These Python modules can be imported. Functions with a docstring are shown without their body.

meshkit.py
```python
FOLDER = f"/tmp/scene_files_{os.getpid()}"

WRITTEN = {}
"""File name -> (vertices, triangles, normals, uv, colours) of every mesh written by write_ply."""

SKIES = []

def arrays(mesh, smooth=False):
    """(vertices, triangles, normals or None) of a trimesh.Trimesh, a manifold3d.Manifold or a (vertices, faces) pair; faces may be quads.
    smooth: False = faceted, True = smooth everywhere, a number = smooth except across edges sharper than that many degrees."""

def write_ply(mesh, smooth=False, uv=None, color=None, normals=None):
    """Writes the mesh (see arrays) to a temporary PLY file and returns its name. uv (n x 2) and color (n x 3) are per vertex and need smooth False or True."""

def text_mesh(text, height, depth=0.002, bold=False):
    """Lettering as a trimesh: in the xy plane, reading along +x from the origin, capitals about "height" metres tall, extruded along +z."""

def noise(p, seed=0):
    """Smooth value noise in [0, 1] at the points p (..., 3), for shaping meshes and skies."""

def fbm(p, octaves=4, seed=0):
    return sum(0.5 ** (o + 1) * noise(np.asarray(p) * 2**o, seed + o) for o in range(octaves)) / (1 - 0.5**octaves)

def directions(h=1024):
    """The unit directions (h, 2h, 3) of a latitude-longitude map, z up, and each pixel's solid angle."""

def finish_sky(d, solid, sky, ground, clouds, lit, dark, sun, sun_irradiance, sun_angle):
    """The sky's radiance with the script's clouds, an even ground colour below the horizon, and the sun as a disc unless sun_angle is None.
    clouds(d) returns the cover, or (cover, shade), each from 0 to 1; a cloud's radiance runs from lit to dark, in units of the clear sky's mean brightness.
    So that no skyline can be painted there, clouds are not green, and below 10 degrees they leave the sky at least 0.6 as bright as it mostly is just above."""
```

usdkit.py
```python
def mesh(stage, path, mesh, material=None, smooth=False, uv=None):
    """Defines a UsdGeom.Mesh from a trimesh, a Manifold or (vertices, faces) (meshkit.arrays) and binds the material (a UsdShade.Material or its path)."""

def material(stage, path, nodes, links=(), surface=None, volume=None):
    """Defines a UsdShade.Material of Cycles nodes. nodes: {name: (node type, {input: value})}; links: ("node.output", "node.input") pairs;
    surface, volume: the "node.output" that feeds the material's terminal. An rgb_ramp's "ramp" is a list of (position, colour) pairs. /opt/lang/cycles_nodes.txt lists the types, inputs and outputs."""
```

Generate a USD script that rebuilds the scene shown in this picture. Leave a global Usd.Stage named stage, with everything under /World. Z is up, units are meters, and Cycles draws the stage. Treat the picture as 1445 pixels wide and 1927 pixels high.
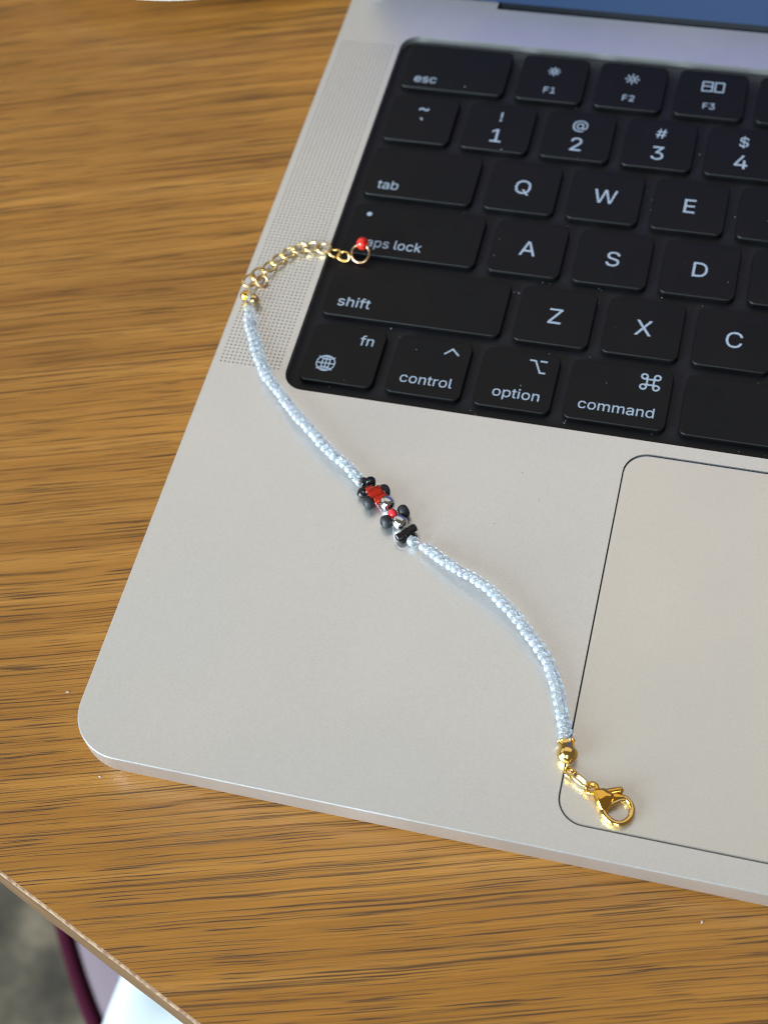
import math, random
import numpy as np, trimesh, shapely, usdkit, meshkit
from shapely.geometry import Polygon, LineString, Point, box
from shapely import affinity
from pxr import Usd, UsdGeom, UsdLux, UsdShade, Gf, Sdf

random.seed(7); rng = np.random.default_rng(7)
stage = Usd.Stage.CreateInMemory()
UsdGeom.SetStageUpAxis(stage, UsdGeom.Tokens.z); UsdGeom.SetStageMetersPerUnit(stage, 1.0)
UsdGeom.Xform.Define(stage, '/World')
MM = 0.001
TZ = -11.5     # table top in laptop millimetres (0 = top of the palm rest)
OFF = np.array([0, 0, -TZ * MM])

# ------------------------------------------------------------------ camera, lamps, exposure
def add_camera():
    cam = UsdGeom.Camera.Define(stage, '/World/camera')
    R = np.array([[0.9659062643987113, 0.24254620239481678, -0.09053412671020503],
                  [0.15893406080212658, -0.8315779435273283, -0.5321823824177251],
                  [-0.20436499874556016, 0.49964934058068405, -0.8417751978675867]])
    C = np.array([105.95996968506921, -84.31184569452265, 245.8005119327498]) * MM + OFF
    x, y, z = R[0], -R[1], -R[2]
    m = Gf.Matrix4d(*x, 0, *y, 0, *z, 0, *C, 1)
    cam.AddTransformOp().Set(m)
    ap = 9.8
    fl = 2749.52 / 1445 * ap
    cam.CreateHorizontalApertureAttr(ap); cam.CreateVerticalApertureAttr(ap * 1024 / 767)
    cam.CreateFocalLengthAttr(fl)
    cam.CreateFStopAttr(fl / 2.7); cam.CreateFocusDistanceAttr(0.276)
    cam.CreateClippingRangeAttr(Gf.Vec2f(0.02, 50)); cam.CreateExposureAttr(0.0)
add_camera()

def rect_light(name, pos, target, w, h, color, intensity):
    l = UsdLux.RectLight.Define(stage, '/World/' + name)
    l.CreateWidthAttr(w); l.CreateHeightAttr(h); l.CreateColorAttr(Gf.Vec3f(*color)); l.CreateIntensityAttr(intensity)
    p, t = np.array(pos, float), np.array(target, float)
    z = (p - t) / np.linalg.norm(p - t); up = np.array([0, 0, 1.0]) if abs(z[2]) < 0.95 else np.array([0, 1.0, 0])
    x = np.cross(up, z); x /= np.linalg.norm(x); y = np.cross(z, x)
    l.AddTransformOp().Set(Gf.Matrix4d(*x, 0, *y, 0, *z, 0, *p, 1))
    return l
MID = (0.08, 0.08, 0.0)
# the window in front (behind the photographer, to the left), its two panes
rect_light('window_pane_light', (-1.00, -1.10, 0.50), MID, 0.95, 1.15, (0.70, 0.87, 1.0), 29.0)
rect_light('window_pane_light_001', (0.15, -1.60, 1.05), MID, 0.70, 0.90, (0.72, 0.88, 1.0), 8.0)
# the pale ceiling and far wall of the room
rect_light('ceiling_light', (0.05, 1.05, 1.55), MID, 2.6, 1.5, (1.0, 0.965, 0.90), 0.68)
rect_light('room_light', (-1.6, 0.5, 0.95), MID, 1.4, 1.2, (0.85, 0.93, 1.0), 0.75)

# dim even light of the room all round
dome = UsdLux.DomeLight.Define(stage, '/World/room_fill_light')
dome.CreateColorAttr(Gf.Vec3f(1.0, 0.88, 0.76)); dome.CreateIntensityAttr(0.05)

# ------------------------------------------------------------------ materials
LOOKS = '/World/Looks'
UsdGeom.Scope.Define(stage, LOOKS)
def mat(name, nodes, links=(), surface='p.BSDF'):
    return usdkit.material(stage, f'{LOOKS}/{name}', nodes, links, surface=surface)
def plain(name, color, rough=0.5, **kw):
    return mat(name, {'p': ('principled_bsdf', dict(base_color=color, roughness=rough, **kw))})

def aluminium(name, color, rough):
    return mat(name, {
        'g': ('geometry', {}),
        'n': ('noise_texture', {'scale': 3600.0, 'detail': 3.0}),
        'big': ('noise_texture', {'scale': 28.0, 'detail': 3.0}),
        'rr': ('map_range', {'from_min': 0.3, 'from_max': 0.7, 'to_min': rough - 0.06, 'to_max': rough + 0.05}),
        'rmp': ('rgb_ramp', {'ramp': [(0.3, tuple(c * 0.94 for c in color)), (0.7, tuple(min(1, c * 1.05) for c in color))]}),
        'b': ('bump', {'strength': 0.22, 'distance': 0.00006}),
        'p': ('principled_bsdf', {'metallic': 0.86})},
        [('g.position', 'n.vector'), ('g.position', 'big.vector'), ('big.fac', 'rr.value'), ('rr.result', 'p.roughness'),
         ('n.fac', 'rmp.fac'), ('rmp.color', 'p.base_color'), ('n.fac', 'b.height'), ('b.normal', 'p.normal')])
M = {}
M['alu'] = aluminium('aluminium', (0.69, 0.675, 0.645), 0.35)
M['alu_pad'] = aluminium('aluminium_pad', (0.69, 0.66, 0.605), 0.35)
M['key'] = mat('key_plastic', {
    'g': ('geometry', {}), 'n': ('noise_texture', {'scale': 90.0, 'detail': 4.0}),
    'f': ('noise_texture', {'scale': 2500.0, 'detail': 1.0}),
    'rr': ('map_range', {'from_min': 0.3, 'from_max': 0.7, 'to_min': 0.42, 'to_max': 0.58}),
    'b': ('bump', {'strength': 0.15, 'distance': 0.00005}),
    'p': ('principled_bsdf', {'base_color': (0.0012, 0.0011, 0.0010), 'ior': 1.33})},
    [('g.position', 'n.vector'), ('g.position', 'f.vector'), ('n.fac', 'rr.value'), ('rr.result', 'p.roughness'), ('f.fac', 'b.height'), ('b.normal', 'p.normal')])
M['well'] = plain('keyboard_well', (0.0040, 0.0042, 0.0065), 0.55, ior=1.42)
M['legend'] = plain('legend_print', (0.32, 0.37, 0.44), 0.5)
M['grille'] = plain('grille_mesh', (0.02, 0.02, 0.022), 0.8)
M['black'] = plain('black_plastic', (0.006, 0.006, 0.008), 0.5, ior=1.3)
M['rubber'] = plain('rubber', (0.02, 0.02, 0.02), 0.8)
M['dust'] = plain('dust', (0.42, 0.42, 0.45), 0.9)
M['crumb'] = plain('crumb', (0.45, 0.38, 0.34), 0.8)
M['screen'] = mat('lit_screen', {
    'g': ('geometry', {}), 'n': ('noise_texture', {'scale': 9.0, 'detail': 1.0}), 'x': ('separate_xyz', {}),
    'h': ('map_range', {'from_min': 0.018, 'from_max': 0.042, 'to_min': 0.0, 'to_max': 1.0, 'clamp': True}),
    'r': ('rgb_ramp', {'ramp': [(0.3, (0.025, 0.070, 0.175)), (0.7, (0.035, 0.070, 0.19))]}),
    'm': ('mix_color', {'blend_type': 'mix', 'b': (0.10, 0.13, 0.58)}),
    'p': ('principled_bsdf', {'base_color': (0.004, 0.004, 0.005), 'roughness': 0.2, 'ior': 1.12, 'emission_strength': 1.0})},
    [('g.position', 'n.vector'), ('g.position', 'x.vector'), ('x.z', 'h.value'), ('h.result', 'm.fac'), ('n.fac', 'r.fac'), ('r.color', 'm.a'), ('m.result', 'p.emission_color')])
M['bezel'] = plain('screen_bezel', (0.006, 0.007, 0.01), 0.2, ior=1.15)

def wood():
    g = math.radians(-17.2)
    nodes = {
        'g': ('geometry', {}),
        'rot': ('mapping', {'rotation': (0, 0, g), 'scale': (1000.0, 1000.0, 1000.0)}),
        'wobn': ('noise_texture', {'scale': 0.02, 'detail': 3.0}),
        'wobs': ('vector_math', {'math_type': 'subtract', 'vector2': (0.5, 0.5, 0.5)}),
        'wobm': ('vector_math', {'math_type': 'multiply', 'vector2': (0.0, 1.8, 0.0)}),
        'wob': ('vector_math', {'math_type': 'add'}),
        # broad growth bands, fine fibres, two sizes of dark pores
        'mb': ('mapping', {'scale': (0.004, 0.16, 0.1)}), 'nb': ('noise_texture', {'scale': 1.0, 'detail': 4.0, 'roughness': 0.6}),
        'mf': ('mapping', {'scale': (0.012, 4.4, 1.0)}), 'nf': ('noise_texture', {'scale': 1.0, 'detail': 6.0, 'roughness': 0.72}),
        'mp': ('mapping', {'scale': (0.010, 1.7, 0.5), 'location': (7, 3, 1)}), 'np': ('noise_texture', {'scale': 1.0, 'detail': 4.0, 'roughness': 0.6}),
        'mq': ('mapping', {'scale': (0.045, 3.0, 1.0), 'location': (1, 9, 4)}), 'nq': ('noise_texture', {'scale': 1.0, 'detail': 2.0, 'roughness': 0.5}),
        'ml': ('mapping', {'scale': (0.012, 0.03, 0.05), 'location': (3, 5, 4)}), 'nl': ('noise_texture', {'scale': 1.0, 'detail': 2.0}),
        'base': ('rgb_ramp', {'ramp': [(0.25, (0.235, 0.088, 0.0115)), (0.5, (0.325, 0.133, 0.0195)), (0.75, (0.425, 0.190, 0.036))]}),
        'fib': ('rgb_ramp', {'ramp': [(0.3, (0.55, 0.50, 0.44)), (0.5, (0.95, 0.95, 0.95)), (0.75, (1.18, 1.20, 1.25))]}),
        'mul1': ('mix_color', {'blend_type': 'multiply', 'fac': 1.0}),
        'tone': ('rgb_ramp', {'ramp': [(0.3, (0.86, 0.84, 0.82)), (0.7, (1.1, 1.1, 1.12))]}),
        'mul2': ('mix_color', {'blend_type': 'multiply', 'fac': 1.0}),
        'pp': ('map_range', {'from_min': 0.545, 'from_max': 0.635, 'to_min': 0.0, 'to_max': 0.85, 'clamp': True}),
        'pq': ('map_range', {'from_min': 0.585, 'from_max': 0.645, 'to_min': 0.0, 'to_max': 0.9, 'clamp': True}),
        'pm': ('math', {'math_type': 'maximum'}),
        'pore': ('mix_color', {'blend_type': 'mix', 'b': (0.045, 0.018, 0.005)}),
        'inv': ('math', {'math_type': 'subtract', 'value1': 1.0}),
        'bump': ('bump', {'strength': 0.35, 'distance': 0.00012}),
        'rr': ('map_range', {'from_min': 0.0, 'from_max': 1.0, 'to_min': 0.36, 'to_max': 0.52}),
        'p': ('principled_bsdf', {'ior': 1.45})}
    links = [('g.position', 'rot.vector'), ('rot.vector', 'wobn.vector'), ('wobn.color', 'wobs.vector1'), ('wobs.vector', 'wobm.vector1'),
             ('wobm.vector', 'wob.vector1'), ('rot.vector', 'wob.vector2')]
    for k in 'bfpql':
        links += [('wob.vector', f'm{k}.vector'), (f'm{k}.vector', f'n{k}.vector')]
    links += [('nb.fac', 'base.fac'), ('nf.fac', 'fib.fac'), ('base.color', 'mul1.a'), ('fib.color', 'mul1.b'), ('nl.fac', 'tone.fac'),
              ('mul1.result', 'mul2.a'), ('tone.color', 'mul2.b'), ('np.fac', 'pp.value'), ('nq.fac', 'pq.value'), ('pp.result', 'pm.value1'), ('pq.result', 'pm.value2'),
              ('pm.value', 'pore.fac'), ('mul2.result', 'pore.a'), ('pore.result', 'p.base_color'), ('pm.value', 'inv.value2'), ('inv.value', 'bump.height'),
              ('bump.normal', 'p.normal'), ('pm.value', 'rr.value'), ('rr.result', 'p.roughness')]
    return mat('oak', nodes, links)
M['wood'] = wood()
M['wood_edge'] = mat('oak_edge', {
    'g': ('geometry', {}), 'm': ('mapping', {'scale': (60.0, 60.0, 900.0)}), 'n': ('noise_texture', {'scale': 1.0, 'detail': 4.0}),
    'r': ('rgb_ramp', {'ramp': [(0.3, (0.065, 0.027, 0.006)), (0.7, (0.155, 0.076, 0.022))]}), 'p': ('principled_bsdf', {'roughness': 0.6})},
    [('g.position', 'm.vector'), ('m.vector', 'n.vector'), ('n.fac', 'r.fac'), ('r.color', 'p.base_color')])
M['wood_worn'] = mat('oak_worn_arris', {
    'g': ('geometry', {}), 'n': ('noise_texture', {'scale': 900.0, 'detail': 4.0}),
    'r': ('rgb_ramp', {'ramp': [(0.35, (0.13, 0.060, 0.022)), (0.6, (0.30, 0.185, 0.105))]}), 'p': ('principled_bsdf', {'roughness': 0.75})},
    [('g.position', 'n.vector'), ('n.fac', 'r.fac'), ('r.color', 'p.base_color')])
M['carpet'] = mat('carpet', {
    'g': ('geometry', {}), 'n': ('noise_texture', {'scale': 14.0, 'detail': 5.0, 'roughness': 0.65}),
    'r': ('rgb_ramp', {'ramp': [(0.35, (0.034, 0.027, 0.017)), (0.5, (0.075, 0.058, 0.037)), (0.68, (0.20, 0.15, 0.098))]}),
    'p': ('principled_bsdf', {'roughness': 0.95})}, [('g.position', 'n.vector'), ('n.fac', 'r.fac'), ('r.color', 'p.base_color')])
M['seat'] = plain('seat_pad', (0.17, 0.12, 0.135), 0.8)
M['maroon'] = plain('maroon_piping', (0.036, 0.003, 0.011), 0.9, ior=1.2)
M['white_cloth'] = mat('white_cloth', {
    'g': ('geometry', {}), 'n': ('noise_texture', {'scale': 1500.0, 'detail': 2.0}), 'b': ('bump', {'strength': 0.3, 'distance': 0.0003}),
    'p': ('principled_bsdf', {'base_color': (0.62, 0.66, 0.66), 'roughness': 0.9})}, [('g.position', 'n.vector'), ('n.fac', 'b.height'), ('b.normal', 'p.normal')])
M['china'] = plain('china', (0.82, 0.84, 0.80), 0.2)
M['steel'] = plain('chair_leg_metal', (0.25, 0.25, 0.26), 0.4, metallic=1.0)

def glass(name, color, rough=0.02, ior=1.5, coat=None):
    return plain(name, color, rough, transmission_weight=1.0, ior=ior, **(coat or {}))
def bead_glass(name, col, tr):
    return plain(name, col, 0.06, transmission_weight=tr, ior=1.5, coat_weight=0.3, coat_roughness=0.03)
M['bead_clear'] = [bead_glass('clear_bead', (0.92, 0.968, 1.0), 0.80), bead_glass('clear_bead_lilac', (0.92, 0.93, 1.0), 0.76), bead_glass('clear_bead_ice', (0.92, 0.98, 1.0), 0.88)]
M['thread'] = plain('clear_thread', (0.85, 0.89, 0.95), 0.2, transmission_weight=0.75, ior=1.4)
M['bead_black'] = plain('black_gloss_bead', (0.006, 0.006, 0.007), 0.08)
M['bead_matte'] = mat('black_matte_bead', {
    'g': ('geometry', {}), 'n': ('noise_texture', {'scale': 6000.0, 'detail': 2.0}), 'b': ('bump', {'strength': 0.25, 'distance': 0.00004}),
    'p': ('principled_bsdf', {'base_color': (0.014, 0.015, 0.018), 'roughness': 0.55})}, [('g.position', 'n.vector'), ('n.fac', 'b.height'), ('b.normal', 'p.normal')])
M['bugle'] = plain('black_bugle', (0.008, 0.005, 0.005), 0.15)
M['red_glass'] = plain('red_glass', (1.0, 0.065, 0.025), 0.02, transmission_weight=0.80, ior=1.52)
M['red_milky'] = plain('red_milky_glass', (0.95, 0.045, 0.025), 0.06, transmission_weight=0.45, ior=1.52)
M['red_opaque'] = plain('red_opaque_bead', (0.72, 0.030, 0.035), 0.25)
M['silver'] = plain('silver_bead', (0.64, 0.63, 0.61), 0.12, metallic=1.0)
M['gold'] = plain('gold', (0.93, 0.62, 0.19), 0.12, metallic=1.0)
M['gold_deep'] = plain('gold_deep', (0.90, 0.50, 0.085), 0.12, metallic=1.0)
M['gold_pale'] = plain('gold_pale', (0.87, 0.66, 0.30), 0.16, metallic=1.0)
M['gold_rose'] = plain('gold_rose', (0.86, 0.56, 0.30), 0.2, metallic=1.0)

# ------------------------------------------------------------------ helpers (all geometry in millimetres of the laptop frame)
used = {}
def path_for(parent, name):
    base = str(parent.GetPath()) if parent is not None else '/World'
    k = used.get((base, name), 0); used[(base, name)] = k + 1
    return f'{base}/{name}' if k == 0 else f'{base}/{name}_{k:03d}'
def tag(prim, label=None, cat=None, group=None, kind=None):
    for k, v in (('label', label), ('category', cat), ('group', group), ('kind', kind)):
        if v: prim.SetCustomDataByKey(k, v)
    return prim
def thing(name, label, cat, base=(0, 0, TZ)):
    x = UsdGeom.Xform.Define(stage, path_for(None, name))
    p = np.array(base, float) * MM + OFF
    x.AddTranslateOp().Set(Gf.Vec3d(*map(float, p)))
    pr = x.GetPrim(); ORIGIN[str(pr.GetPath())] = np.array(base, float)
    return tag(pr, label, cat)
ORIGIN = {}
def obj(name, mesh, material, parent=None, smooth=False, label=None, cat=None, kind=None, group=None):
    v, f = (np.asarray(mesh.vertices, float), np.asarray(mesh.faces)) if hasattr(mesh, 'vertices') else (np.asarray(mesh[0], float), np.asarray(mesh[1]))
    if parent is None:
        v = v * MM + OFF
    else:
        root = '/'.join(str(parent.GetPath()).split('/')[:3]); v = (v - ORIGIN[root]) * MM
    m = usdkit.mesh(stage, path_for(parent, name), (v, f), material, smooth=smooth)
    return tag(m.GetPrim(), label, cat, group, kind)
def cat_(meshes):
    return trimesh.util.concatenate(meshes)
def rrect(x0, y0, x1, y1, r, n=6):
    pts = []
    for cx, cy, a in ((x1 - r, y1 - r, 0), (x0 + r, y1 - r, 90), (x0 + r, y0 + r, 180), (x1 - r, y0 + r, 270)):
        for t in np.linspace(a, a + 90, n + 1):
            pts.append((cx + r * math.cos(math.radians(t)), cy + r * math.sin(math.radians(t))))
    return np.array(pts)
def loft(rings, cap0=True, cap1=True):
    """rings: list of (n,3) closed loops, counter-clockwise seen from +z when going up."""
    n = len(rings[0]); v = np.vstack(rings); f = []
    for k in range(len(rings) - 1):
        a, b = k * n, (k + 1) * n
        i = np.arange(n); j = (i + 1) % n
        f += [np.stack([a + i, a + j, b + j], 1), np.stack([a + i, b + j, b + i], 1)]
    f = [np.vstack(f)]
    for ring, flip, do in ((0, True, cap0), (len(rings) - 1, False, cap1)):
        if do:
            i = np.arange(1, n - 1); t = np.stack([np.zeros(n - 2, int), i, i + 1], 1) + ring * n
            f.append(t[:, ::-1] if flip else t)
    return trimesh.Trimesh(v, np.vstack(f), process=False)
def ring3(p2, z): return np.column_stack([p2, np.full(len(p2), z)])
def rr_loft(x0, y0, x1, y1, r, levels, n=6, cap0=True, cap1=True):
    return loft([ring3(rrect(x0 + i, y0 + i, x1 - i, y1 - i, max(r - i, 0.05), n), z) for i, z in levels], cap0, cap1)
def flat(poly, z, flip=False):
    out = []
    for g in getattr(poly, 'geoms', [poly]):
        v, f = trimesh.creation.triangulate_polygon(g, engine='earcut')
        f = np.asarray(f); v3 = np.column_stack([v, np.full(len(v), z)])
        a, b, c = v3[f[:, 0]], v3[f[:, 1]], v3[f[:, 2]]
        neg = np.cross(b - a, c - a)[:, 2] < 0
        f = np.where(neg[:, None], f[:, ::-1], f)
        out.append(trimesh.Trimesh(v3, f[:, ::-1] if flip else f, process=False))
    return cat_(out)
def extrude(poly, z, h):
    out = []
    for g in getattr(poly, 'geoms', [poly]):
        m = trimesh.creation.extrude_polygon(g, h, engine='earcut'); m.apply_translation((0, 0, z)); out.append(m)
    return cat_(out)
def spline(pts, n, closed=False):
    from scipy.interpolate import CubicSpline
    p = np.array(pts, float)
    if closed: p = np.vstack([p, p[:1]])
    d = np.r_[0, np.cumsum(np.linalg.norm(np.diff(p, axis=0), axis=1))]
    cs = CubicSpline(d, p, bc_type='periodic' if closed else 'natural')
    s = np.linspace(0, d[-1], n + (1 if closed else 0))
    return cs(s)[:-1] if closed else cs(s)
def tube(path, r, sides=10, closed=False, caps=True):
    p = np.array(path, float); n = len(p); r = np.broadcast_to(r, n)
    t = np.roll(p, -1, 0) - np.roll(p, 1, 0) if closed else np.gradient(p, axis=0)
    t /= np.linalg.norm(t, axis=1)[:, None]
    u = np.cross(t[0], (0, 0, 1.0)); u = u if np.linalg.norm(u) > 1e-3 else np.cross(t[0], (0, 1.0, 0)); u /= np.linalg.norm(u)
    v, a = [], np.linspace(0, 2 * math.pi, sides, endpoint=False)
    for k in range(n):
        u = u - t[k] * np.dot(u, t[k]); u /= np.linalg.norm(u); w = np.cross(t[k], u)
        v.append(p[k] + r[k] * (np.cos(a)[:, None] * u + np.sin(a)[:, None] * w))
    if closed:
        m = loft(v + [v[0]], False, False); return m
    return loft(v, caps, caps)
def frame(axis, up=(0, 0, 1.0)):
    """4x4 rotation that sends +z to axis."""
    z = np.array(axis, float); z /= np.linalg.norm(z)
    x = np.cross(up, z)
    if np.linalg.norm(x) < 1e-6: x = np.array([1.0, 0, 0])
    x /= np.linalg.norm(x); y = np.cross(z, x)
    m = np.eye(4); m[:3, :3] = np.column_stack([x, y, z]); return m
def placed(mesh, pos, axis=None, spin=0.0):
    m = mesh.copy()
    if spin: m.apply_transform(trimesh.transformations.rotation_matrix(spin, (0, 0, 1)))
    if axis is not None: m.apply_transform(frame(axis))
    m.apply_translation(pos); return m
def seed_bead(ro, rh, L, sides=18, k=0.62):
    """a holed bead along z: outer wall bulged and rounded at the ends."""
    h = L / 2; c = min(ro - rh, h) * k; pr = []
    for a in np.linspace(-90, 90, 9):       # outer profile, superellipse-like
        pr.append((ro - c + c * abs(math.cos(math.radians(a))) ** 0.8, (h - c) * np.sign(a) * min(1, abs(a) / 20) + c * math.sin(math.radians(a))))
    pr.append((rh + 0.05 * ro, h)); pr.append((rh, h * 0.8)); pr.append((rh, -h * 0.8)); pr.append((rh + 0.05 * ro, -h))
    pr = np.array(pr); n = len(pr); a = np.linspace(0, 2 * math.pi, sides, endpoint=False)
    v = np.stack([pr[:, None, 0] * np.cos(a), pr[:, None, 0] * np.sin(a), np.broadcast_to(pr[:, None, 1], (n, sides))], -1).reshape(-1, 3)
    f = []
    for i in range(n):
        j = (i + 1) % n
        for s in range(sides):
            q = (s + 1) % sides
            f += [(i * sides + s, i * sides + q, j * sides + q), (i * sides + s, j * sides + q, j * sides + s)]
    m = trimesh.Trimesh(v, np.array(f), process=False)
    if m.volume < 0: m.invert()
    return m
def glass_bead(r, L, sides=20):
    """a clear bead along z whose threading hole shows as a dimple at either end."""
    h = L / 2; pr = [(0.02, -h * 0.62), (0.16, -h * 0.80), (0.30, -h * 0.97)]
    for a in np.linspace(-72, 72, 9):
        q = math.radians(a); pr.append((r * max(0.0, math.cos(q)) ** 0.62, h * math.sin(q) / math.sin(math.radians(72)) * 0.985))
    pr += [(0.30, h * 0.97), (0.16, h * 0.80), (0.02, h * 0.62)]
    a = np.linspace(0, 2 * math.pi, sides, endpoint=False)
    return loft([np.column_stack([q * np.cos(a), q * np.sin(a), np.full(sides, z)]) for q, z in pr])
def torus(R, r, n=40, sides=12):
    a = np.linspace(0, 2 * math.pi, n, endpoint=False)
    return tube(np.column_stack([R * np.cos(a), R * np.sin(a), 0 * a]), r, sides, closed=True)

# ------------------------------------------------------------------ floor, table
fl = rrect(-2500, -2500, 2500, 2500, 10, 2)
obj('floor', flat(Polygon(fl), -751.5), M['carpet'], kind='structure', label='dark grey brown carpeted floor far below the table edge')

def build_table():
    t = thing('wooden_table', 'oak table with straight brown grain and a worn pale front edge under the laptop', 'table', (0, 0, -751.5))
    # the front edge runs from A towards lower right; the table lies above it
    e0, e1 = np.array([-7.48, -22.07]), np.array([36.54, -39.58]); d = (e1 - e0) / np.linalg.norm(e1 - e0); nrm = np.array([-d[1], d[0]])
    if nrm[1] < 0: nrm = -nrm
    s = np.linspace(-620, 900, 400)
    bow = -0.000035 * (s - 20) ** 2
    rough = 0.25 * (meshkit.fbm(np.column_stack([s * 0.12, 0 * s, 0 * s]), 4, 3) - 0.5)
    edge = e0 + s[:, None] * d + (bow * -1 + rough)[:, None] * nrm
    far = [edge[-1] + nrm * 900, edge[0] + nrm * 900]
    def off(k): return np.vstack([edge + nrm * k, far])
    obj('table_top', flat(Polygon(off(0.55)), TZ), M['wood'], t)
    n = len(edge)
    def strip(k0, z0, k1, z1):
        a, b = edge + nrm * np.reshape(k0, (-1, 1)), edge + nrm * np.reshape(k1, (-1, 1))
        v = np.vstack([np.column_stack([a, np.broadcast_to(z0, n)]), np.column_stack([b, np.broadcast_to(z1, n)])])
        i = np.arange(n - 1)
        return trimesh.Trimesh(v, np.vstack([np.stack([i, i + 1 + n, i + 1], 1)[:, ::-1], np.stack([i, i + n, i + 1 + n], 1)[:, ::-1]]), process=False)
    wob = 0.3 * (meshkit.fbm(np.column_stack([s * 0.3, 0 * s + 5, 0 * s]), 3, 8) - 0.5)
    obj('worn_edge', cat_([strip(np.full(n, 0.55), TZ, np.full(n, 0.22), TZ - 0.10), strip(np.full(n, 0.22), TZ - 0.10, 0.0 * wob, TZ - 0.45 + wob * 0.3)]), M['wood_worn'], t, smooth=60, label='pale worn arris along the front edge')
    w2 = 0.6 * (meshkit.fbm(np.column_stack([s * 0.08, 0 * s + 9, 0 * s]), 3, 11) - 0.5)
    obj('edge_band', cat_([strip(0.0 * wob, TZ - 0.45 + wob * 0.3, 0.1 + 0 * s, TZ - 9), strip(0.1 + 0 * s, TZ - 9, 0.1 + w2 * 0.3, TZ - 22), strip(0.1 + w2 * 0.3, TZ - 22, 300 + 0 * s, TZ - 22.0)]), M['wood_edge'], t, smooth=40)
    for x, y in ((330, 30), (-300, 420), (560, 560)):
        obj('table_leg', rr_loft(x, y, x + 45, y + 45, 6, [(0, -751.5), (0, TZ - 22)], 3), M['wood_edge'], t)
build_table()

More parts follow.
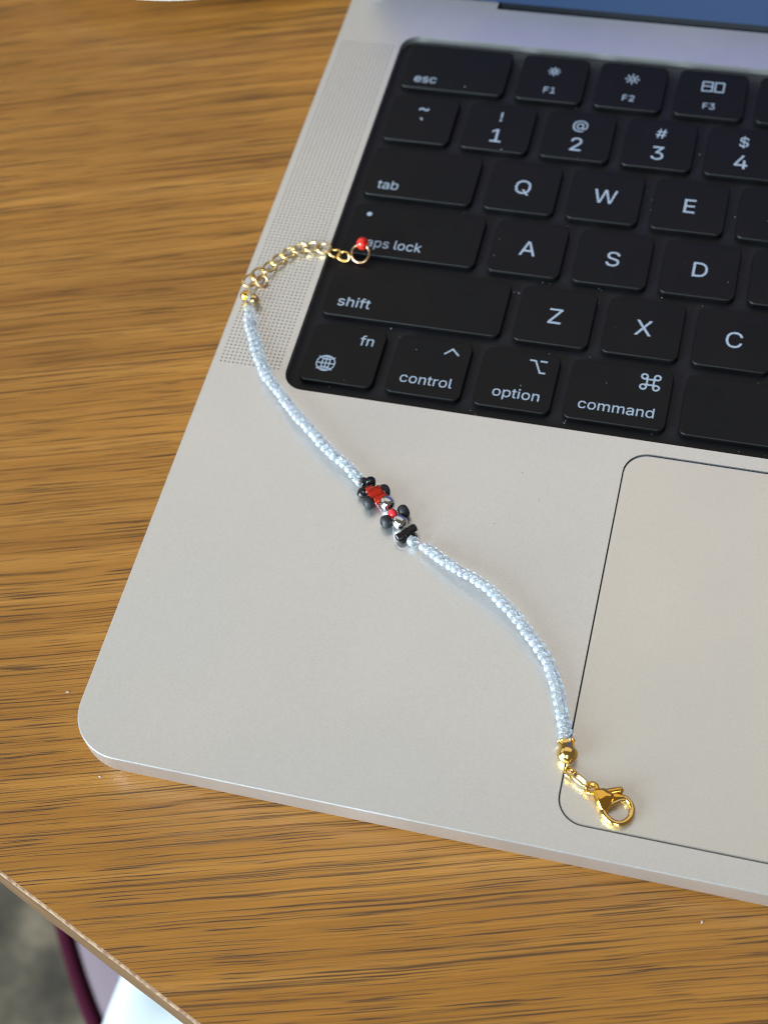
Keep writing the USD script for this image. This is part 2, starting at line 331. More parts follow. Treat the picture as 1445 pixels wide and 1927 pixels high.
# ------------------------------------------------------------------ laptop
W_, D_ = 312.6, 221.2
PX, PY, OX, OY = 19.0, 18.25, 18.29, 89.80
ZK, ZW = -0.25, -1.75
lap = thing('laptop', 'open silver laptop with black keyboard lying on the oak table', 'laptop', (0, 0, TZ))
def build_case():
    RC = 10.0; n = 14
    lev = [(6.5, -10.6), (4.6, -10.5), (2.9, -9.7), (1.5, -8.5), (0.55, -7.0), (0.12, -5.6), (0, -4.6), (0, -0.24), (0.07, -0.07), (0.24, 0.0)]
    shell = rr_loft(0, 0, W_, D_, RC, lev, n, cap1=False)
    deck = Polygon(rrect(0.24, 0.24, W_ - 0.24, D_ - 0.24, RC - 0.24, n))
    well = Polygon(rrect(16.74, 88.05, W_ - 16.74, 200.34, 4.6, 8))
    pad = Polygon(rrect(91.0, 5.35, W_ - 91.0, 85.0, 5.0, 8))
    hinge = box(37.8, 213.0, W_ - 37.8, D_ + 5)
    holes = []
    a = np.arange(8) / 8 * 2 * math.pi
    for i in range(15):
        for j in range(112):
            x, y = 1.92 + i * 0.9315, 92.66 + j * 0.9315
            holes.append(np.column_stack([x + 0.19 * np.cos(a), y + 0.19 * np.sin(a)]))
    top = deck.difference(hinge).difference(well).difference(pad)
    top = Polygon(top.exterior.coords, [list(r.coords) for r in top.interiors] + [h for h in holes])
    parts = [shell, flat(top, 0.0)]
    hv, hf = [], []
    for h in holes:                                   # drilled walls
        b = len(hv) * 16 if False else len(hv)
        hv += [(x, y, 0.0) for x, y in h] + [(x, y, -0.7) for x, y in h]
        for i in range(8):
            j = (i + 1) % 8
            hf += [(b + i, b + 8 + j, b + j), (b + i, b + 8 + i, b + 8 + j)]
    parts.append(trimesh.Trimesh(np.array(hv), np.array(hf), process=False))
    def wall(pts, z0, z1):                            # inward-facing wall with a tiny rounded lip
        p = np.asarray(pts.exterior.coords)[:-1]; k = len(p)
        if not pts.exterior.is_ccw: p = p[::-1]
        v = np.vstack([ring3(p, z0), ring3(p, z1)]); i = np.arange(k); j = (i + 1) % k
        return trimesh.Trimesh(v, np.vstack([np.stack([i, k + j, j], 1), np.stack([i, k + i, k + j], 1)]), process=False)
    parts += [wall(well, 0, ZW - 0.3), wall(pad, 0, -1.2)]
    # floor of the hinge channel
    hb = np.array([(37.8, 213.0), (W_ - 37.8, 213.0), (W_ - 37.8, D_ - 0.3), (37.8, D_ - 0.3)])
    hw = []
    for k in (3, 0, 1):
        p, q = hb[k], hb[(k + 1) % 4]
        hw.append(trimesh.Trimesh(np.array([(*p, 0), (*q, 0), (*q, -5.5), (*p, -5.5)]), [(0, 2, 1), (0, 3, 2)], process=False))
    hw.append(flat(Polygon(hb), -5.5))
    obj('case', cat_(parts + hw), M['alu'], lap, smooth=28)
    obj('speaker_mesh', flat(box(1.2, 91.9, 15.7, 197.2), -0.62), M['grille'], lap, label='dark mesh under the speaker holes left of the keyboard')
    obj('keyboard_well', flat(Polygon(rrect(16.5, 87.8, W_ - 16.5, 200.6, 4.6, 6)), ZW), M['well'], lap)
    obj('trackpad', rr_loft(91.20, 5.57, W_ - 91.20, 84.66, 4.8, [(0, -1.1), (0, -0.28), (0.10, -0.13), (0.30, -0.06)], 8), M['alu_pad'], lap, smooth=35)
    obj('trackpad_gap', flat(Polygon(rrect(90.9, 5.2, W_ - 90.9, 85.2, 5.0, 6)), -1.0), M['rubber'], lap)
    for x, y in ((22, 18), (W_ - 22, 18), (22, D_ - 22), (W_ - 22, D_ - 22)):
        a2 = np.linspace(0, 2 * math.pi, 28, endpoint=False); c = np.column_stack([x + 9 * np.cos(a2), y + 9 * np.sin(a2)])
        obj('foot', loft([ring3(c, TZ), ring3(c, -10.55)]), M['rubber'], lap, smooth=40)
build_case()

def text(s, h, x, y, ha='c', bold=False, stretch=1.0, length=None):
    """lettering as a flat raised print; x,y = baseline anchor."""
    m = meshkit.text_mesh(s, h, depth=0.02, bold=bold)
    b = m.bounds; w = b[1][0] - b[0][0]
    if length: stretch = length / w
    m.apply_scale((stretch, 1, 1)); b = m.bounds
    ax = {'l': b[0][0], 'c': (b[0][0] + b[1][0]) / 2, 'r': b[1][0]}[ha]
    m.apply_translation((x - ax, y, ZK + 0.004)); return m
def lines(paths, w):
    g = shapely.union_all([LineString(p).buffer(w / 2, cap_style='flat' if len(p) < 12 else 'round', join_style='round') for p in paths])
    return extrude(g, ZK + 0.004, 0.02)
def circle(cx, cy, rx, ry=None, n=28, a0=0, a1=360):
    t = np.radians(np.linspace(a0, a1, n)); ry = rx if ry is None else ry
    return np.column_stack([cx + rx * np.cos(t), cy + ry * np.sin(t)])
def sun(cx, cy, long_):
    ps = [circle(cx, cy, 0.62)]
    for k in range(8):
        a = k * math.pi / 4; r0, r1 = (1.02, 1.75) if long_ else (1.05, 1.45)
        ps.append([(cx + r0 * math.cos(a), cy + r0 * math.sin(a)), (cx + r1 * math.cos(a), cy + r1 * math.sin(a))])
    return lines(ps, 0.32 if long_ else 0.38)
def key_mesh(x0, y0, x1, y1):
    return rr_loft(x0, y0, x1, y1, 1.7, [(0, ZW + 0.12), (0, -0.62), (0.06, -0.42), (0.17, -0.30), (0.36, ZK)], 5)
def keyboard():
    def key(u0, row, u1, legend=None, label=None, h0=0.0, h1=1.0):
        x0, x1 = OX + u0 * PX + 1.30, OX + u1 * PX - 1.30
        y0, y1 = OY + (row + h0) * PY + 1.45, OY + (row + h1) * PY - 1.30
        k = obj('key', key_mesh(x0, y0, x1, y1), M['key'], lap, smooth=32, label=label)
        if legend is not None: obj('legend', legend, M['legend'], k)
    def cx(u): return OX + (u + 0.5) * PX
    # bottom row
    fn = [text('fn', 2.55, 33.5, 102.25, 'r'),
          lines([circle(24.6, 96.15, 2.0), circle(24.6, 96.15, 0.85, 2.0), [(22.6, 96.15), (26.6, 96.15)], [(24.6, 94.15), (24.6, 98.15)],
                 circle(24.6, 99.9, 2.7, 2.7, 12, 232, 308), circle(24.6, 92.4, 2.7, 2.7, 12, 52, 128)], 0.27)]
    key(0, 0, 1, cat_(fn), 'fn key with a globe symbol')
    key(1, 0, 2, cat_([text('control', 2.45, 46.98, 94.2, length=11.3), lines([[(49.25, 102.95), (50.8, 104.55), (52.35, 102.95)]], 0.36)]), 'control key with a caret symbol')
    key(2, 0, 3, cat_([text('option', 2.45, 66.3, 94.1, length=9.9), lines([[(67.5, 104.55), (68.75, 104.55), (70.1, 101.5), (71.25, 101.5)], [(69.75, 104.55), (71.25, 104.55)]], 0.36)]), 'option key with its switch symbol')
    cmdx, cmdy, s, r = 93.1, 103.1, 0.72, 0.62
    loop = [circle(cmdx + sx * (s + r), cmdy + sy * (s + r), r, n=24) for sx in (-1, 1) for sy in (-1, 1)]
    bars = [[(cmdx - s - r, cmdy + q * s), (cmdx + s + r, cmdy + q * s)] for q in (-1, 1)] + [[(cmdx + q * s, cmdy - s - r), (cmdx + q * s, cmdy + s + r)] for q in (-1, 1)]
    key(3, 0, 4.25, cat_([text('command', 2.45, 87.2, 94.1, length=15.6), lines(loop + bars, 0.36)]), 'command key with its looped square symbol')
    key(4.25, 0, 9.25, None, 'blank space bar')
    key(9.25, 0, 10.5); key(10.5, 0, 11.5)
    for u in (11.5, 13.5): key(u, 0, u + 1, h1=0.5)
    key(12.5, 0, 13.5, h1=0.49); key(12.5, 0, 13.5, h0=0.51)
    # shift row
    key(0, 1, 2.25, text('shift', 2.6, 22.8, 112.3, 'l', length=7.3), 'wide shift key')
    for i, c in enumerate('ZXCVBNM'):
        key(2.25 + i, 1, 3.25 + i, text(c, 4.1, cx(2.25 + i), 115.15), f'letter {c} key')
    for i in range(3): key(9.25 + i, 1, 10.25 + i)
    key(12.25, 1, 14.5)
    # home row
    dot = extrude(Polygon(circle(23.2, 139.85, 0.62)), ZK + 0.004, 0.02)
    key(0, 2, 1.75, cat_([text('caps lock', 2.6, 22.75, 130.2, 'l', length=14.7), dot]), 'caps lock key with a round light')
    for i, c in enumerate('ASDFGHJKL'):
        key(1.75 + i, 2, 2.75 + i, text(c, 4.1, cx(1.75 + i), 133.3), f'letter {c} key')
    for i in range(2): key(10.75 + i, 2, 11.75 + i)
    key(12.75, 2, 14.5)
    # tab row
    key(0, 3, 1.5, text('tab', 2.6, 22.7, 148.2, 'l', length=5.0), 'tab key')
    for i, c in enumerate('QWERTYUIOP'):
        key(1.5 + i, 3, 2.5 + i, text(c, 4.1, cx(1.5 + i), 151.6), f'letter {c} key')
    for i in range(2): key(11.5 + i, 3, 12.5 + i)
    key(13.5, 3, 14.5)
    # number row
    key(0, 4, 1, cat_([text('~', 3.6, 27.8, 173.8), text('`', 3.9, 27.8, 168.3)]), 'tilde and backquote key')
    for i, (a, b) in enumerate(zip('1234567890', '!@#$%^&*()')):
        key(1 + i, 4, 2 + i, cat_([text(a, 4.2, cx(1 + i), 167.0), text(b, 3.0, cx(1 + i), 174.0)]), f'number {a} key')
    for i in range(2): key(11 + i, 4, 12 + i)
    key(13, 4, 14.5)
    # function row
    key(0, 5, 1.5, text('esc', 2.6, 22.9, 184.5, 'l', length=5.5), 'esc key')
    f3 = [[(92.0, 191.2), (92.0, 194.3), (94.3, 194.3), (94.3, 191.2), (92.0, 191.2)], [(92.0, 192.9), (94.3, 192.9)], [(95.0, 191.2), (95.0, 194.3), (97.0, 194.3), (97.0, 191.2), (95.0, 191.2)]]
    icons = [sun(cx(1.5), 192.75, False), sun(cx(2.5), 192.75, True), lines(f3, 0.33)]
    for i in range(12):
        leg = cat_([icons[i], text(f'F{i+1}', 1.95, cx(1.5 + i), 185.2)]) if i < 3 else None
        key(1.5 + i, 5, 2.5 + i, leg, f'F{i+1} function key' if i < 3 else None)
    key(13.5, 5, 14.5)
keyboard()

def dust():
    ms = []
    for _ in range(230):
        on_key = rng.random() < 0.09
        x, y = rng.uniform(17.6, 150), rng.uniform(88.8, 160) if rng.random() < 0.85 else rng.uniform(160, 199)
        z = ZW + 0.03
        u, v = (x - OX) / PX, (y - OY) / PY
        r = rng.uniform(0.04, 0.105) * (1.6 if rng.random() < 0.08 else 1)
        if on_key: z, r = ZK + 0.02, r * 0.7
        m = trimesh.creation.icosphere(subdivisions=1, radius=r); m.apply_scale((rng.uniform(0.6, 1.8), rng.uniform(0.6, 1.4), 0.6)); m.apply_translation((x, y, z + r * 0.4)); ms.append(m)
    obj('dust_specks', cat_(ms), M['dust'], lap, kind='stuff', label='pale dust specks between the keys')
dust()

def build_lid():
    tilt = math.radians(124); c, s = math.cos(tilt), math.sin(tilt)
    hy, hz = 214.9, -0.6
    def T(m, dz=0.0):
        M4 = np.eye(4); M4[1, 1], M4[1, 2], M4[2, 1], M4[2, 2] = -c, -s, s, -c
        # local: x across, y up the screen, z out of the glass
        M4 = np.array([[1, 0, 0, 0], [0, -c, -s, hy], [0, s, -c, hz], [0, 0, 0, 1.0]]); m = m.copy(); m.apply_transform(M4); return m
    H = 214
    shell = rr_loft(0, 2.0, W_, H, 9, [(1.5, -4.2), (0.3, -3.6), (0, -2.2), (0, -0.2), (0.25, 0.0)], 8)
    obj('lid_shell', T(shell), M['alu'], lap, smooth=30)
    obj('chin_glass', T(rr_loft(38.5, -1.0, W_ - 38.5, H * 0.5, 1, [(0, -3.0), (0, 0.1), (0.15, 0.24)], 8)), M['bezel'], lap, smooth=30)
    obj('screen_bezel', T(rr_loft(1.2, 3.2, W_ - 1.2, H - 1.2, 8, [(0, 0.02), (0.15, 0.245)], 8)), M['bezel'], lap, smooth=30)
    obj('lit_display', T(flat(Polygon(rrect(4.6, 1.0, W_ - 4.6, H - 4.6, 5)), 0.27)), M['screen'], lap, label='screen glowing blue')
    a = np.linspace(0, 2 * math.pi, 28, endpoint=False)
    bar = [np.column_stack([np.full(28, x), 216.2 + 2.4 * np.cos(a), -3.0 + 2.4 * np.sin(a)]) for x in (38.3, W_ - 38.3)]
    obj('hinge_bar', loft(bar), M['black'], lap, smooth=40)
build_lid()

# ------------------------------------------------------------------ bracelet
br = thing('bead_bracelet', 'clear seed bead bracelet with red, silver and black car motif lying across the laptop', 'bracelet', (50, 60, 0))
LEFT = [(4.2,107.48,1.5),(4.69,105.88,1.5),(5.79,102.26,1.5),(7.8,98.84,1.55),(9.53,95.36,1.65),(11.67,91.97,1.8),(14.03,88.63,2.0),(17.37,85.41,2.3),(21.66,81.1,2.6),(27.26,76.34,2.7),(32.87,71.92,2.5),(37.1,69.3,2.1),(39.33,67.49,1.9),(40.41,66.45,1.8)]
RIGHT = [(55.2,54.72,1.7),(56.02,54.3,1.8),(58.57,52.92,2.1),(61.0,51.46,2.4),(65.2,49.46,2.8),(68.39,48.06,2.9),(71.61,46.3,2.8),(74.14,44.34,2.6),(75.58,43.29,2.5),(78.4,40.99,2.2),(81.15,38.11,2.0),(83.87,35.28,1.8),(85.85,32.14,1.65),(87.39,28.77,1.55),(88.56,25.68,1.5),(89.72,22.62,1.5),(90.53,19.86,1.5)]
def strand(pts):
    p = spline(pts, 600); d = np.r_[0, np.cumsum(np.linalg.norm(np.diff(p, axis=0), axis=1))]
    t = np.gradient(p, axis=0); t /= np.linalg.norm(t, axis=1)[:, None]
    side = np.cross(t, (0, 0, 1.0)); side /= np.linalg.norm(side, axis=1)[:, None]      # towards the front-left when walking down the strand: flipped below
    for row, (so, dz, ro) in enumerate(((-0.46, 0.47, 0.84), (0.70, -0.62, 0.76))):
        s = 0.55 + 0.3 * row; line = []
        while s < d[-1] - 0.35:
            L = 1.46 + rng.uniform(-0.16, 0.16); k = min(len(d) - 1, int(np.searchsorted(d, s + L / 2)))
            c = p[k] - side[k] * so * -1 * -1 + np.array([0, 0, dz]) + rng.normal(0, 0.055, 3)
            c[2] = max(c[2], ro * 0.97)
            ax = t[k] + rng.normal(0, 0.12, 3)
            b = glass_bead(ro * rng.uniform(0.93, 1.08), L * 0.92)
            obj('clear_bead', placed(b, c, ax, rng.uniform(0, 6)), M['bead_clear'][rng.choice(3, p=[0.5, 0.25, 0.25])], br, smooth=50)
            line.append(c); s += L * 0.985
        obj('strand_thread', tube(spline(line, len(line) * 3), 0.10, 8), M['thread'], br, smooth=True)
strand(LEFT); strand(RIGHT)

def car():
    D = np.array([50.41 - 46.77, 58.62 - 62.70, 0]); D /= np.linalg.norm(D)      # along the car
    S = np.array([-D[1], D[0], 0])                                               # across, towards upper right
    # front wing: glossy black beads
    for (x, y, z), ax, r in (((40.97, 66.68, 1.7), D + 0.2 * S, 0.98), ((42.30, 66.99, 1.7), D - 0.5 * S + (0, 0, 0.4), 1.08), ((41.21, 64.40, 1.35), S * 0.4 + D * 0.3 + (0, 0, 1.0), 1.05), ((41.75, 65.75, 1.2), S, 0.85)):
        obj('black_bead', placed(seed_bead(r, 0.36, r * 1.45, 22), (x, y, z), ax), M['bead_black'], br, smooth=50)
    # wheels
    for x, y, z in ((43.15, 62.20, 1.5), (45.45, 65.55, 1.45), (50.45, 61.55, 1.5), (47.65, 58.55, 1.5)):
        ax = S + rng.normal(0, 0.12, 3) + (0, 0, -0.05)
        obj('wheel_bead', placed(seed_bead(1.42, 0.36, 2.15, 28, 1.0), (x, y, z), ax), M['bead_matte'], br, smooth=50)
    # red nose and cockpit
    obj('red_bead', placed(seed_bead(0.95, 0.3, 1.7, 20), (42.75, 65.05, 1.8), S), M['red_glass'], br, smooth=50)
    def hexbead(r, L, rh):
        a = np.arange(6) * math.pi / 3; o = np.column_stack([np.cos(a), np.sin(a)])
        lv = [(rh, -L / 2), (r * 0.86, -L / 2), (r, -L / 2 + 0.14), (r, L / 2 - 0.14), (r * 0.86, L / 2), (rh, L / 2), (rh, -L / 2)]
        return loft([ring3(o * q, z) for q, z in lv], False, False)
    obj('faceted_red_bead', placed(hexbead(1.32, 2.9, 0.4), (44.05, 64.35, 2.0), S + (0, 0, 0.08), 0.35), M['red_glass'], br)
    obj('faceted_red_bead', placed(hexbead(1.22, 2.7, 0.4), (45.25, 63.42, 1.75), S + (0, 0, 0.02) + 0.12 * D, 0.62), M['red_glass'], br)
    for c, ln in (((44.05, 64.35, 2.0), 2.6), ((45.20, 63.50, 1.9), 2.4), ((42.75, 65.05, 1.8), 1.4)):
        obj('foil_lining', placed(trimesh.creation.cylinder(0.36, ln, sections=14), c, S + (0, 0, 0.05)), M['silver'], br, smooth=40)
    for x, y in ((46.85, 62.55), (50.35, 58.72)):
        b = seed_bead(1.50, 0.34, 2.75, 30, 0.98)
        obj('silver_bead', placed(b, (x, y, 1.95), D + 0.25 * S + rng.normal(0, 0.1, 3)), M['silver'], br, smooth=60)
    obj('coral_red_bead', placed(seed_bead(0.92, 0.25, 1.6, 22, 0.85), (48.60, 60.30, 2.15), D), M['red_opaque'], br, smooth=50)
    # rear wing: two black bugle tubes side by side
    ws = np.array([53.71 - 50.41, 58.66 - 55.0, 0]); ws /= np.linalg.norm(ws)
    for c, r, L, zz in (((52.10, 56.85), 0.84, 4.5, 1.5), ((52.35, 56.25), 0.72, 3.3, 0.85)):
        obj('black_bugle_bead', placed(hexbead(r, L, 0.36), (*c, zz), ws, 0.26), M['bugle'], br)
    obj('large_clear_bead', placed(seed_bead(1.12, 0.38, 1.8, 26, 0.8), (53.85, 55.15, 1.45), (0.75, -0.5, 0.5)), M['bead_clear'][0], br, smooth=50)
    # nylon thread loops
    loops = [[(41.9, 66.2, 1.2), (43.6, 66.7, 2.0), (45.4, 65.3, 2.6), (46.3, 64.3, 2.6), (47.7, 63.6, 1.8), (48.6, 62.0, 1.3), (49.8, 61.4, 1.2)],
             [(41.4, 65.0, 1.4), (42.9, 63.7, 1.9), (43.9, 62.5, 2.1), (45.1, 61.6, 1.9), (46.3, 60.5, 1.5), (47.4, 59.7, 1.5), (48.2, 59.4, 1.6)],
             [(45.9, 61.8, 1.6), (46.6, 61.0, 1.3), (47.3, 60.5, 1.2), (48.3, 60.2, 1.4)],
             [(48.9, 58.3, 1.2), (49.6, 56.6, 0.9), (50.2, 54.9, 0.9), (51.2, 53.8, 0.8), (52.4, 53.6, 0.8), (53.4, 54.4, 1.0)],
             [(51.4, 59.6, 1.3), (52.9, 59.4, 1.4), (53.9, 58.6, 1.3), (54.5, 57.2, 1.0), (54.4, 55.9, 1.0)],
             [(47.9, 58.9, 1.3), (48.6, 58.9, 1.0), (49.2, 58.7, 1.1), (49.6, 58.5, 1.4)]]
    for l in loops:
        obj('nylon_thread', tube(spline(l, 24), 0.06, 6), M['thread'], br, smooth=True)
car()

def gold_ends():
    # ---- clasp end: bead tip, its loop, jump ring, lobster clasp
    P = np.array([91.25, 17.35, 1.75]); ax = np.array([0.28, -0.96, -0.05]); ax /= np.linalg.norm(ax)
    a = np.linspace(0, 2 * math.pi, 28, endpoint=False); rings = []
    for s, rx, ry in ((-2.45, 1.72, 1.0), (-2.15, 1.52, 1.02), (-1.75, 1.36, 1.15), (-1.3, 1.42, 1.36), (-0.8, 1.62, 1.6), (-0.1, 1.90, 1.85), (0.6, 1.78, 1.72), (1.15, 1.38, 1.35), (1.55, 0.80, 0.85), (1.78, 0.3, 0.4)):
        rings.append(np.column_stack([rx * np.cos(a), ry * np.sin(a), np.full(28, s)]))
    body = loft(rings, True, True); body.apply_transform(frame(ax)); body.apply_translation(P)
    tip = obj('bead_tip', body, M['gold'], br, smooth=50)
    seam = tube([P + ax * s + np.array([0.93, 0.25, 0]) * q + (0, 0, h) for s, q, h in ((-2.5, 1.40, 0.5), (-1.5, 1.25, 0.85), (0, 1.3, 1.1), (1.0, 1.0, 0.85), (1.7, 0.3, 0.5))], 0.14, 8)
    obj('seam', seam, M['gold_deep'], tip, smooth=True)
    obj('mouth_beads', cat_([placed(trimesh.creation.icosphere(2, 0.26), P - ax * 2.45 + np.array([0.96, 0.28, 0]) * q + (0, 0, 0.75)) for q in np.linspace(-1.1, 1.2, 6)]), M['gold_pale'], tip, smooth=True)
    obj('tip_loop', placed(torus(0.95, 0.34), (92.30, 14.35, 0.95), (0.25, 0.35, 1.0)), M['gold'], br, smooth=True)
    c0, c1 = np.array([92.45, 14.45, 1.0]), np.array([96.0, 12.35, 0.95]); d = (c1 - c0) / np.linalg.norm(c1 - c0); n = np.array([d[1], -d[0], 0]) * 0.75 + np.array([0, 0, 0.6]); n /= np.linalg.norm(n)
    th = np.linspace(0, 2 * math.pi, 48, endpoint=False)
    path = (c0 + c1) / 2 + np.cos(th)[:, None] * d * 2.05 + np.sin(th)[:, None] * n * 0.9
    path[:, 2] = np.maximum(path[:, 2], 0.28)
    obj('jump_ring', tube(path, 0.27, 10, closed=True), M['gold_pale'], br, smooth=True)
    cl = obj('lobster_clasp', clasp_body(), M['gold_deep'], br, smooth=45)
    obj('eye', placed(torus(1.0, 0.38), (96.45, 12.25, 0.95), (-0.25, 0.2, 1.0)), M['gold_deep'], cl, smooth=True)
    hook = spline([(98.9, 8.9, 0.95), (99.45, 7.95, 0.9), (100.5, 7.15, 0.85), (102.1, 6.85, 0.8), (103.5, 7.75, 0.8), (104.0, 9.4, 0.85), (103.6, 10.7, 0.95), (102.75, 11.45, 1.05), (101.6, 11.75, 1.1)], 50)
    obj('hook', tube(hook, np.linspace(0.66, 0.50, 50), 14), M['gold'], cl, smooth=True)
    obj('gate', tube([(99.3, 9.0, 1.0), (100.4, 10.0, 1.05), (101.6, 10.9, 1.1), (102.6, 11.3, 1.1)], [0.55, 0.5, 0.45, 0.4], 12), M['gold_pale'], cl, smooth=40)
    lever = trimesh.creation.capsule(height=2.1, radius=0.66, count=(14, 16)); lever.apply_transform(frame((0.92, 0.30, 0.1))); lever.apply_translation((100.35, 12.3, 1.45))
    obj('lever', lever, M['gold_deep'], cl, smooth=True)
    # ---- extender end
    for pos, axis, m, rr in (((2.75, 110.0, 1.5), (0.5, -0.85, 0.15), 'gold_deep', 1.25), ((4.45, 109.2, 1.35), (0.45, -0.9, -0.2), 'gold_pale', 1.35)):
        th = np.linspace(0, math.pi * 0.5, 7); prof = [(rr * math.cos(t), rr * 1.15 * math.sin(t)) for t in th]; inner = [(r * 0.86, z * 0.86) for r, z in prof[::-1]]
        prof = [(max(r, 0.01), z) for r, z in prof + inner]
        rg = [np.column_stack([r * np.cos(a), r * np.sin(a), np.full(28, z)]) for r, z in prof]
        sh = loft(rg + [rg[0]], False, False)
        ax2 = np.array([-0.9 if m == 'gold_deep' else 0.9, -0.25 if m == 'gold_deep' else 0.15, 0.3])
        sh.apply_transform(frame(ax2)); sh.apply_scale((1, 1.25, 1)) if False else None; sh.apply_translation(pos)
        if sh.volume < 0: sh.invert()
        obj('bead_tip_shell', sh, M[m], br, smooth=50)
    obj('crimp_knot', placed(seed_bead(0.72, 0.2, 1.1, 16), (3.6, 109.7, 1.5), (0.3, -0.9, 0.1)), M['thread'], br, smooth=50)
    obj('tip_neck', tube(spline([(3.3, 110.6, 1.7), (2.9, 111.9, 1.7), (2.6, 113.0, 1.6), (2.9, 113.9, 1.4)], 14), 0.30, 8), M['gold_pale'], br, smooth=True)
    obj('spare_ring', placed(torus(1.22, 0.27), (4.75, 115.1, 1.0), (0.35, -0.55, 0.8)), M['gold_rose'], br, smooth=True)
    L = [(2.15, 114.35, 1.4), (3.35, 116.75, 1.15), (5.03, 119.25, 0.9), (6.55, 121.85, 0.8), (8.25, 124.2, 0.8), (10.4, 126.0, 0.8), (13.0, 126.95, 0.8), (15.85, 126.95, 0.9), (18.6, 126.15, 0.7), (21.0, 125.5, 0.7)]
    L = np.array(L); tg = np.gradient(L, axis=0)
    for i, c in enumerate(L):
        t = tg[i] / np.linalg.norm(tg[i]); sd = np.cross(t, (0, 0, 1.0)); sd /= np.linalg.norm(sd)
        tw = math.radians(-4 + rng.uniform(-8, 8)); tw += math.radians(-25) if i in (0, 1, 9) else 0
        u = sd * math.cos(tw) + np.array([0, 0, 1.0]) * math.sin(tw)
        small = 0.82 if i >= 8 else 1.0
        q = np.linspace(0, 2 * math.pi, 40, endpoint=False); half = 1.72 * small
        # curb link: oval twisted along its length
        off = np.cos(q)[:, None] * t * half + np.sin(q)[:, None] * (u * 1.28 * small) + (np.sin(2 * q) * 0.30)[:, None] * np.cross(t, u)
        pth = c + off; pth[:, 2] = np.maximum(pth[:, 2], 0.27 if i < 8 else ZK + 0.27)
        obj('chain_link', tube(pth, 0.30, 10, closed=True), M['gold_pale' if i < 8 else 'gold'], br, smooth=True)
    ringc = np.array([24.75, 126.2, 1.55]); nz = np.array([-0.05, -0.55, 0.85])
    obj('end_ring', placed(torus(2.05, 0.27, 56), ringc, nz), M['gold_rose'], br, smooth=True)
    obj('red_end_bead', placed(seed_bead(1.46, 0.4, 2.1, 26, 0.9), (24.85, 128.15, 2.75), (1.0, -0.25, 0.1)), M['red_milky'], br, smooth=50)
def clasp_body():
    import manifold3d as m3
    def sp(x, y, z, r): return m3.Manifold.sphere(r, 28).translate((x, y, z))
    def hull(l): return m3.Manifold.batch_hull([sp(*q) for q in l])
    a = hull([(97.5, 11.5, 1.1, 0.80), (98.6, 11.6, 1.15, 1.0), (98.4, 10.2, 1.15, 1.0), (98.95, 9.1, 1.05, 0.75), (99.6, 11.0, 1.35, 1.1), (99.2, 8.8, 1.0, 0.66)])
    b = hull([(98.8, 11.7, 1.15, 0.9), (99.5, 11.0, 1.25, 0.95), (101.0, 11.6, 1.2, 0.66), (102.0, 11.6, 1.15, 0.5)])
    m = (a + b).refine_to_length(0.25); g = m.to_mesh(); t = trimesh.Trimesh(g.vert_properties[:, :3], g.tri_verts)
    trimesh.smoothing.filter_taubin(t, iterations=8)
    return t
gold_ends()

# ------------------------------------------------------------------ plate behind, seat below
def lathe(prof, n, c):
    a = np.linspace(0, 2 * math.pi, n, endpoint=False)
    m = loft([np.column_stack([c[0] + r * np.cos(a), c[1] + r * np.sin(a), np.full(n, z)]) for r, z in prof], True, True)
    return m
pl = thing('white_plate', 'white china plate rim at the top left edge, on the table behind the laptop', 'plate', (-59, 271, TZ))
c = (-59, 271.4)
obj('dish', lathe([(38, TZ), (38, TZ + 1.2), (48, TZ + 3.5), (61, TZ + 7.0), (62.6, TZ + 7.9), (62.2, TZ + 8.8), (60, TZ + 8.6), (46, TZ + 4.8), (34, TZ + 2.9), (1, TZ + 2.8)], 96, c), M['china'], pl, smooth=50)

SZ = -300.0
st = thing('chair', 'chair below the table edge with pinkish grey seat and dark maroon piping', 'chair', (100, -40, -751.5))
def seat_outline(k):
    pts = np.array([(-109.5, 46.0), (-104, 36.5), (-99.9, 30.88), (-96.1, 25.5), (-89.55, 16.8), (-82.7, 8.4), (-77.3, 2.3), (-70.6, -4.5), (-45, -30), (20, -90), (120, -160), (260, -190), (340, -100), (350, 40), (300, 160), (180, 210), (20, 205), (-80, 160), (-110, 95)])
    ctr = pts.mean(0); p = spline(pts, 120, closed=True); dv = p - ctr; return p - dv / np.linalg.norm(dv, axis=1)[:, None] * k
o = seat_outline(0)
obj('piping', tube(np.column_stack([o, np.full(len(o), SZ)]), 3.4, 12, closed=True), M['maroon'], st, smooth=True)
def ccw(p): return p if Polygon(p).exterior.is_ccw else p[::-1]
obj('seat', loft([ring3(ccw(seat_outline(4)), SZ - 45), ring3(ccw(seat_outline(1)), SZ - 40), ring3(ccw(seat_outline(0.5)), SZ - 2), ring3(ccw(seat_outline(5)), SZ + 2.5), ring3(ccw(seat_outline(25)), SZ + 5)]), M['seat'], st, smooth=40)
for x, y in ((-30, 120), (240, 130), (20, -30), (240, -110)):
    obj('leg', tube([(x, y, SZ - 42), (x, y, -751.5)], 11, 16), M['steel'], st, smooth=40)

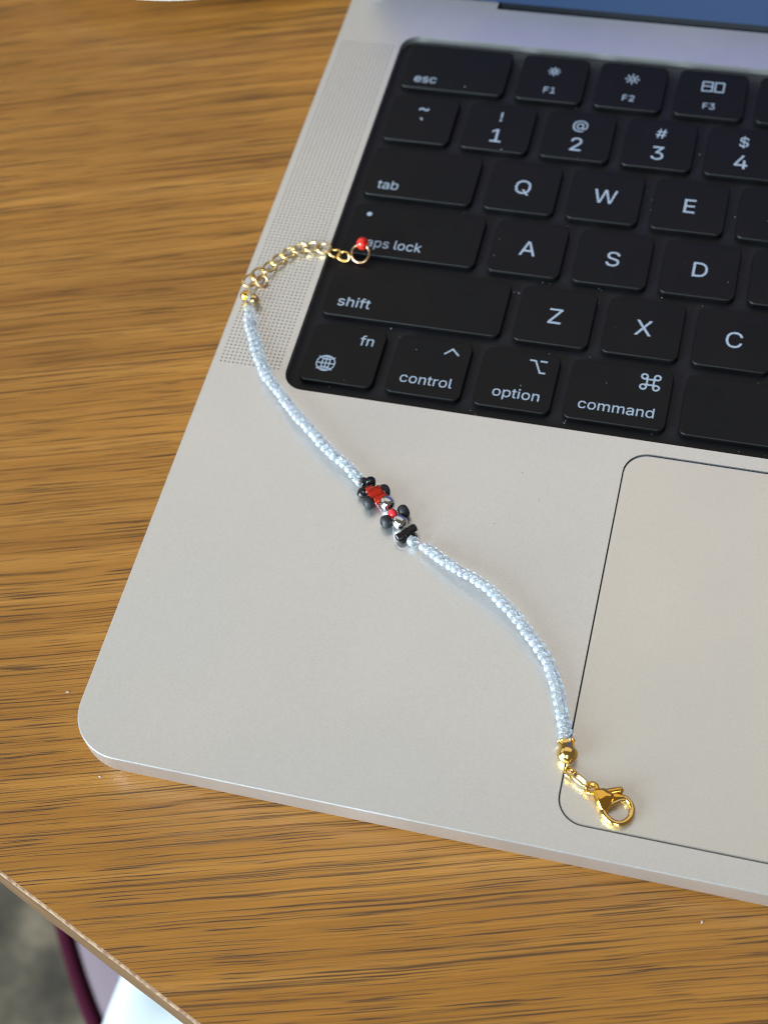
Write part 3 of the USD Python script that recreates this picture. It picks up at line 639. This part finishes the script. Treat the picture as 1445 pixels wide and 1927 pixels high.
def cloth():
    # a folded white cloth lying on the seat: soft-edged slab with gentle ripples
    n, m = 60, 40
    u, v = np.meshgrid(np.linspace(0, 1, n), np.linspace(0, 1, m), indexing='ij')
    x0 = -71.5; X = x0 + u * 150 + 1.0 * np.sin(v * 9) * (1 - u); Y = 62 - v * 120 + u * 22 + 3 * np.sin(u * 6)
    edge = np.minimum.reduce([u * 150, (1 - u) * 150, v * 120, (1 - v) * 120])
    Z = SZ + 6.2 + 6.5 * (1 - np.exp(-edge / 3.0)) + 2.2 * np.sin(u * 14 + v * 4) * np.clip(edge / 20, 0, 1) + 1.2 * np.sin(v * 17 - u * 5) * np.clip(edge / 20, 0, 1)
    top = np.stack([X, Y, Z], -1).reshape(-1, 3); bot = np.stack([X, Y, np.full_like(Z, SZ + 5.8)], -1).reshape(-1, 3)
    i, j = np.meshgrid(np.arange(n - 1), np.arange(m - 1), indexing='ij'); a = (i * m + j).ravel(); b = a + m
    f = np.vstack([np.stack([a, a + 1, b + 1], 1), np.stack([a, b + 1, b], 1)]); N = n * m
    rim = [k * m for k in range(n)] + [(n - 1) * m + k for k in range(1, m)] + [k * m + m - 1 for k in range(n - 2, -1, -1)] + [k for k in range(m - 2, 0, -1)]
    rim = np.array(rim); nx = np.roll(rim, -1)
    side = np.vstack([np.stack([rim, rim + N, nx + N], 1), np.stack([rim, nx + N, nx], 1)])
    t = trimesh.Trimesh(np.vstack([top, bot]), np.vstack([f, f[:, ::-1] + N, side]), process=False); t.fix_normals(); return t
obj('white_cloth', cloth(), M['white_cloth'], smooth=60, label='bright white folded cloth lying on the chair seat below the table edge', cat='cloth')

# specks on the table and palm rest
def speck(pts, r, m, label):
    ms = []
    for x, y, z in pts:
        q = trimesh.creation.icosphere(1, r); q.vertices += rng.normal(0, r * 0.25, q.vertices.shape); q.apply_scale((rng.uniform(0.8, 2.2), 0.8, 0.7)); q.apply_transform(trimesh.transformations.rotation_matrix(rng.uniform(0, 3), (0, 0, 1))); q.apply_translation((x, y, z + r * 0.4)); ms.append(q)
    obj('crumbs', cat_(ms), m, kind='stuff', label=label, cat='crumbs')
speck([(-8.2, 15.5, TZ), (4.42, 0.01, TZ), (118.8, -3.2, TZ)], 0.17, M['crumb'], 'tiny pale crumbs scattered on the oak table')
speck([(71.54, 75.86, 0), (68.42, 63.11, 0), (76, 70.1, 0)], 0.07, M['rubber'], 'tiny dark specks on the silver palm rest')
